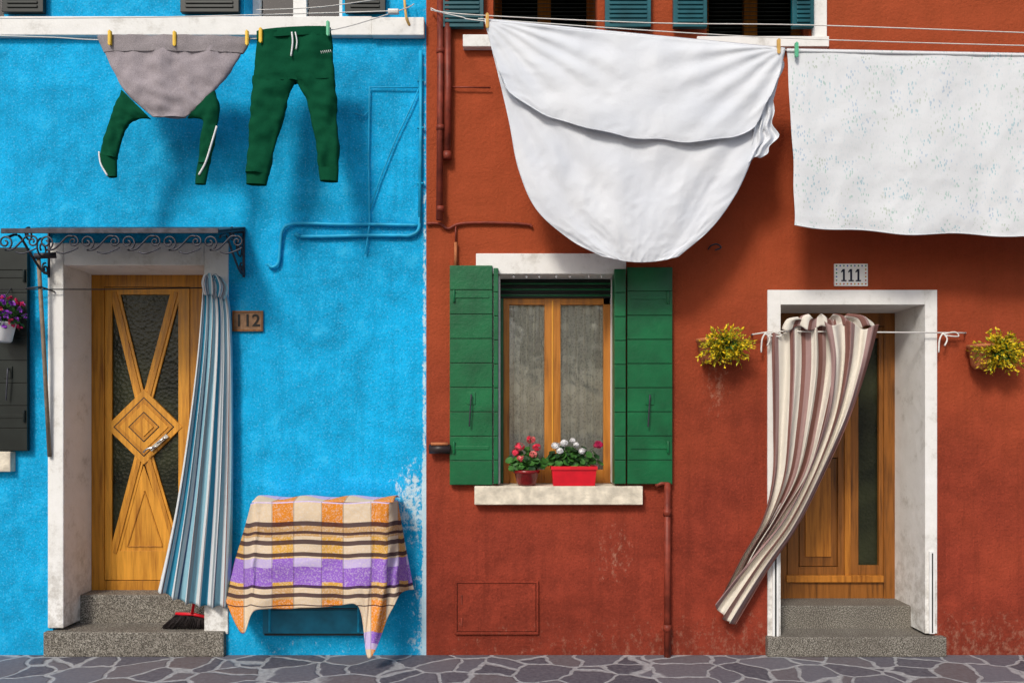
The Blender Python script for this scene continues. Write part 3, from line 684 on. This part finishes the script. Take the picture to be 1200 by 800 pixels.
for j in range(nv+1):
    v=j/nv; row=[]
    for i in range(nu+1):
        u=i/nu; t=cr(top,u); b=cr(bot,u)
        px=t[0]+(b[0]-t[0])*v**1.1; py=t[1]+(b[1]-t[1])*v; p=t[2]+(b[2]-t[2])*v**.8
        sidek=1.3 if (u<.2 or u>.62) else .5
        fold=.022*math.sin(u*38+3*nz(u,v,2,4))*v*sidek+.016*nz(u,v,5,3)+.5*wr(u,v,4)
        L=math.hypot(b[1]-t[1],b[0]-t[0])*v
        row.append(mb.vert(P(px,py+2.5*nz(u,0,14,2)*v+1.5*nz(u,0,9,6),p+fold),(((px-296)/58.0)+ (u>.72)*(u-.72)*3,(L+6)/172)))
    g.append(row)
for j in range(nv):
    for i in range(nu): mb.face([g[j][i],g[j+1][i],g[j+1][i+1],g[j][i+1]],PL,True)
zt=P(0,588,.36).z
G=[]
for j in range(13):
    v=j/12; row=[]
    for i in range(61):
        u=i/60; x=(P(295,0,.36).x)*(1-u)+u*P(461,0,.36).x
        row.append(mb.vert((x,-.04-.32*v,zt+.014*math.sin(math.pi*v)+.014*math.sin(u*19+v*3)*math.sin(math.pi*v)+.005*(1-v)),(u*2.8,.08*v)))
    G.append(row)
for j in range(12):
    for i in range(60): mb.face([G[j][i],G[j+1][i],G[j+1][i+1],G[j][i+1]],PL,True)
mb.make('plaid_blanket',None,0,.003)
mb=MB(); za_=zt-.015
for p in (.06,.16,.26,.345): mb.tube([(P(302,0,.36).x,-p,za_),(P(455,0,.36).x,-p,za_)],.007,STEEL,8)
for x in (P(304,0,.36).x,P(453,0,.36).x):
    mb.tube([(x,-.002,za_),(x,-.345,za_)],.008,STEEL,8); mb.tube([(x,-.002,za_-.3),(x,-.3,za_)],.007,STEEL,8)
mb.make('drying_rack')
# ---------------------------------------------------------------- broom
mb=MB(); bb=simple('bristle',(.025,.018,.018,1),.8,.4,80)
for k in range(520):
    u=random.random(); a=Vector((X(203)+u*(X(236)-X(203)),.06+random.uniform(-.03,.03),.285-.03*u))
    b=a+Vector(((u-.6)*.12-.03,random.uniform(-.02,.02),-.095+random.uniform(-.01,.01)+.02*u))
    b.z=max(b.z,.184)
    mb.tube([a,b],.003,bb,3)
mb.tube([(X(202),.06,.288),(X(222),.06,.285),(X(238),.06,.265)],.012,REDPL,10)
mb.tube([(X(222),.05,.29),(X(236),.02,.75),(X(250),-.01,1.25)],.011,REDPL,8)
mb.make('broom')
# ---------------------------------------------------------------- plants
def wallplant(px,py):
    mb=MB(); c=P(px,py,.15)
    mb.lathe(c+Vector((-.09,.06,.00)),[(.05,-.12),(.07,-.09),(.09,.03),(.10,.035),(.10,.055),(.085,.055)],TERRA,20)
    mb.tube([c+Vector((0,.15,.0)),c+Vector((0,.05,0))],.01,IRON,6)
    for k in range(135):
        v=Vector((random.gauss(.15,1),random.gauss(-.5,.5),random.gauss(-.05,.85))).normalized()
        L=random.uniform(.09,.215); e=c+Vector((v.x*1.08*L,v.y*.6*L,v.z*.82*L)); e.z-=.02*abs(v.x)
        mb.tube([c,(c+e)/2+Vector((0,0,.012)),e],.002,LG,3)
        for t in range(14):
            q=c.lerp(e,.3+.7*t/13); m=random.choice([LY,LY,LYG,LY,LYG]) if t>3 else random.choice([LG,LYG,LD])
            mb.leaf(q,v+Vector([random.gauss(0,.8) for _ in range(3)]),random.uniform(.02,.036),.013,m)
    mb.leaves(c,(.12,.07,.09),300,.03,[LD,LG,LYG],.1)
    mb.make('hanging_planter')
wallplant(849,405); wallplant(1171,412)
mb=MB(); c=P(3,368,.16)
mb.lathe(c+Vector((0,0,-.13)),[(.05,-.07),(.06,-.06),(.085,.06),(.09,.07)],WPL,20)
mb.leaves(c,(.15,.10,.10),420,.04,[LG,LD,LG],.2)
for k in range(60):
    v=Vector((random.gauss(0,1),random.gauss(-.6,.5),random.gauss(.1,.8))).normalized(); q=c+Vector((v.x*.17,v.y*.12,v.z*.12))
    m=random.choice([PUR,PUR,MAG])
    for t in range(5): mb.leaf(q,v*.3+Vector([random.gauss(0,.6) for _ in range(3)]),.026,.024,m)
mb.tube([c+Vector((0,.0,.10)),c+Vector((0,.15,.25))],.004,IRON,5)
mb.make('petunia_planter')
c_p=.02; zs=Z(568.5)
def geranium(mb,c,rx,rz,n,heads,leafL=.05):
    for k in range(n):
        v=Vector((random.gauss(0,1),random.gauss(0,1),abs(random.gauss(0,1)))).normalized(); r=random.uniform(.35,1)
        q=c+Vector((v.x*rx*r,v.y*.07*r,v.z*rz*r))
        mb.tube([c,q],.0016,LG,3)
        nn=Vector((v.x*.5+random.gauss(0,.3),-.6+random.gauss(0,.3),.7)).normalized(); a=nn.cross(Vector((0,0,1))).normalized(); b=nn.cross(a)
        R=leafL*random.uniform(.4,.62); m=random.choice([LG,LG,LD]); ci=mb.vert(q); ring=[]
        for t in range(10):
            an=2*math.pi*t/10; rr=R*(1+.10*(t%2)); ring.append(mb.vert(q+(a*math.cos(an)+b*math.sin(an))*rr+nn*R*.25))
        for t in range(10): mb.face([ci,ring[t],ring[(t+1)%10]],m,True)
    for (hx,hy,ms,R) in heads:
        h=P(hx,hy,c_p+.03)
        mb.tube([c,(c+h)/2+Vector((0,0,.02)),h],.0025,LG,4)
        for k in range(30):
            v=Vector([random.gauss(0,1) for _ in range(3)]).normalized(); q=h+Vector((v.x*1.15,v.y,v.z*.9))*R*random.uniform(.75,1.1)
            a=v.cross(Vector((.3,.2,1))).normalized(); b=v.cross(a); m=random.choice(ms)
            for t in range(5):
                an=t*1.257+k; d=a*math.cos(an)+b*math.sin(an)
                e=d.cross(v)*.006
                i=[mb.vert(q),mb.vert(q+d*.010+e+v*.003),mb.vert(q+d*.016+v*.001),mb.vert(q+d*.010-e+v*.003)]; mb.face(i,m)
mb=MB(); c=P(617,566,c_p); c.z=zs
mb.lathe(c,[(.055,.001),(.07,.02),(.088,.09),(.098,.095),(.098,.115),(.085,.115)],DRED,24); mb.lathe(c+Vector((0,0,.1)),[(.0,0),(.084,.002),(.0,.012)],SOIL,16)
c2=c+Vector((0,0,.12)); geranium(mb,c2,.16,.15,90,[(609,523,[PINK,PAL],.028),(622,515,[PAL,PINK],.026),(629,524,[PINK],.024),(611,537,[PINK,PAL],.024),(625,532,[PAL],.022),(604,530,[PINK],.02)])
mb.make('potted_geranium')
mb=MB(); a=P(646.5,545,.055); b=P(699,566,.055)
z1=zs+.14; xa,xb=a.x,b.x
i=[mb.vert(v) for v in ((xa+.012,-.06,zs+.002),(xb-.012,-.06,zs+.002),(xb-.012,.07,zs+.002),(xa+.012,.07,zs+.002),(xa,-.075,z1-.01),(xb,-.075,z1-.01),(xb,.085,z1-.01),(xa,.085,z1-.01))]
for f in ((0,3,2,1),(4,5,6,7),(0,1,5,4),(1,2,6,5),(2,3,7,6),(3,0,4,7)): mb.face([i[k] for k in f],REDPL)
for q in ((xa-.006,xb+.006,-.083,-.072),(xa-.006,xb+.006,.082,.093),(xa-.006,xa+.006,-.0715,.0815),(xb-.006,xb+.006,-.0715,.0815)): mb.wbox(q[0],q[1],q[2],q[3],z1-.022,z1+.004,REDPL)
c2=Vector(((xa+xb)/2,0,z1+.0)); geranium(mb,c2,.21,.15,120,[(651,522,[WHP],.022),(661,519,[WHP],.022),(656,528,[WHP],.018),(675,521,[WHP],.016),(682,528,[WHP],.018),(701,521,[MAG],.026),(671,516,[WHP],.014)])
mb.make('window_box',None,.002)
mb=MB()
for x in (602,617,632,652,668,690,705): mb.lathe(P(x,324,.0),[(0,-.012),(.012,0),(0,.012)],WPL,8)
mb.make('fairy_lights')
# ---------------------------------------------------------------- trees across the lane (seen in reflections)
BARK=simple('bark',(.10,.07,.05,1),.9,.3,10)
for tx,ty,h in ((-3.5,-15,6.5),(2.6,-14,6.0),(8.5,-16,7)):
    mb=MB(); mb.tube([(tx,ty,0),(tx+.1,ty,1.5),(tx-.1,ty,h*.5),(tx,ty,h*.8)],[.2,.17,.13,.06],BARK,10,12)
    for k in range(9):
        a=random.uniform(0,6.28); z=random.uniform(h*.35,h*.7); e=Vector((tx+math.cos(a)*1.6,ty+math.sin(a)*1.6,z+1.2))
        mb.tube([(tx,ty,z),((tx+e.x)/2,(ty+e.y)/2,z+.4),e],[.07,.05,.02],BARK,6,8)
        mb.leaves(e,(1.0,1.0,.8),300,.26,[LG,LD,LG],.1)
    mb.leaves((tx,ty,h*.8),(1.3,1.3,1.1),500,.26,[LG,LD,LG],.1); mb.make('tree')
# ---------------------------------------------------------------- light
W=bpy.data.worlds.new('World'); sc.world=W; W.use_nodes=True; nt=W.node_tree
sky=nt.nodes.new('ShaderNodeTexSky'); sky.sky_type='NISHITA'; sky.sun_disc=False
dv=Vector((-.45,-1,.90)).normalized()
sky.sun_elevation=math.asin(dv.z); sky.sun_rotation=math.atan2(dv.x,dv.y)%(2*math.pi); sky.dust_density=2.5
bg=nt.nodes['Background']; nt.links.new(sky.outputs[0],bg.inputs[0]); bg.inputs[1].default_value=.135
sl=bpy.data.lights.new('sun','SUN'); sl.energy=2.35; sl.angle=math.radians(12); sl.color=(1,.95,.86)
so=bpy.data.objects.new('sun',sl); sc.collection.objects.link(so); so.rotation_euler=dv.to_track_quat('Z','Y').to_euler(); so.location=(-3,-6,8)
# ---------------------------------------------------------------- camera
cam=bpy.data.cameras.new('camera'); co=bpy.data.objects.new('camera',cam); sc.collection.objects.link(co)
co.location=(0,-D,EYE); co.rotation_euler=(math.pi/2,0,0); cam.sensor_width=36; cam.lens=36*D/7.5; cam.shift_y=(HZ-400)/1200; cam.clip_end=400
sc.camera=co
sc.view_settings.view_transform='Standard'; sc.view_settings.look='None'; sc.view_settings.exposure=0
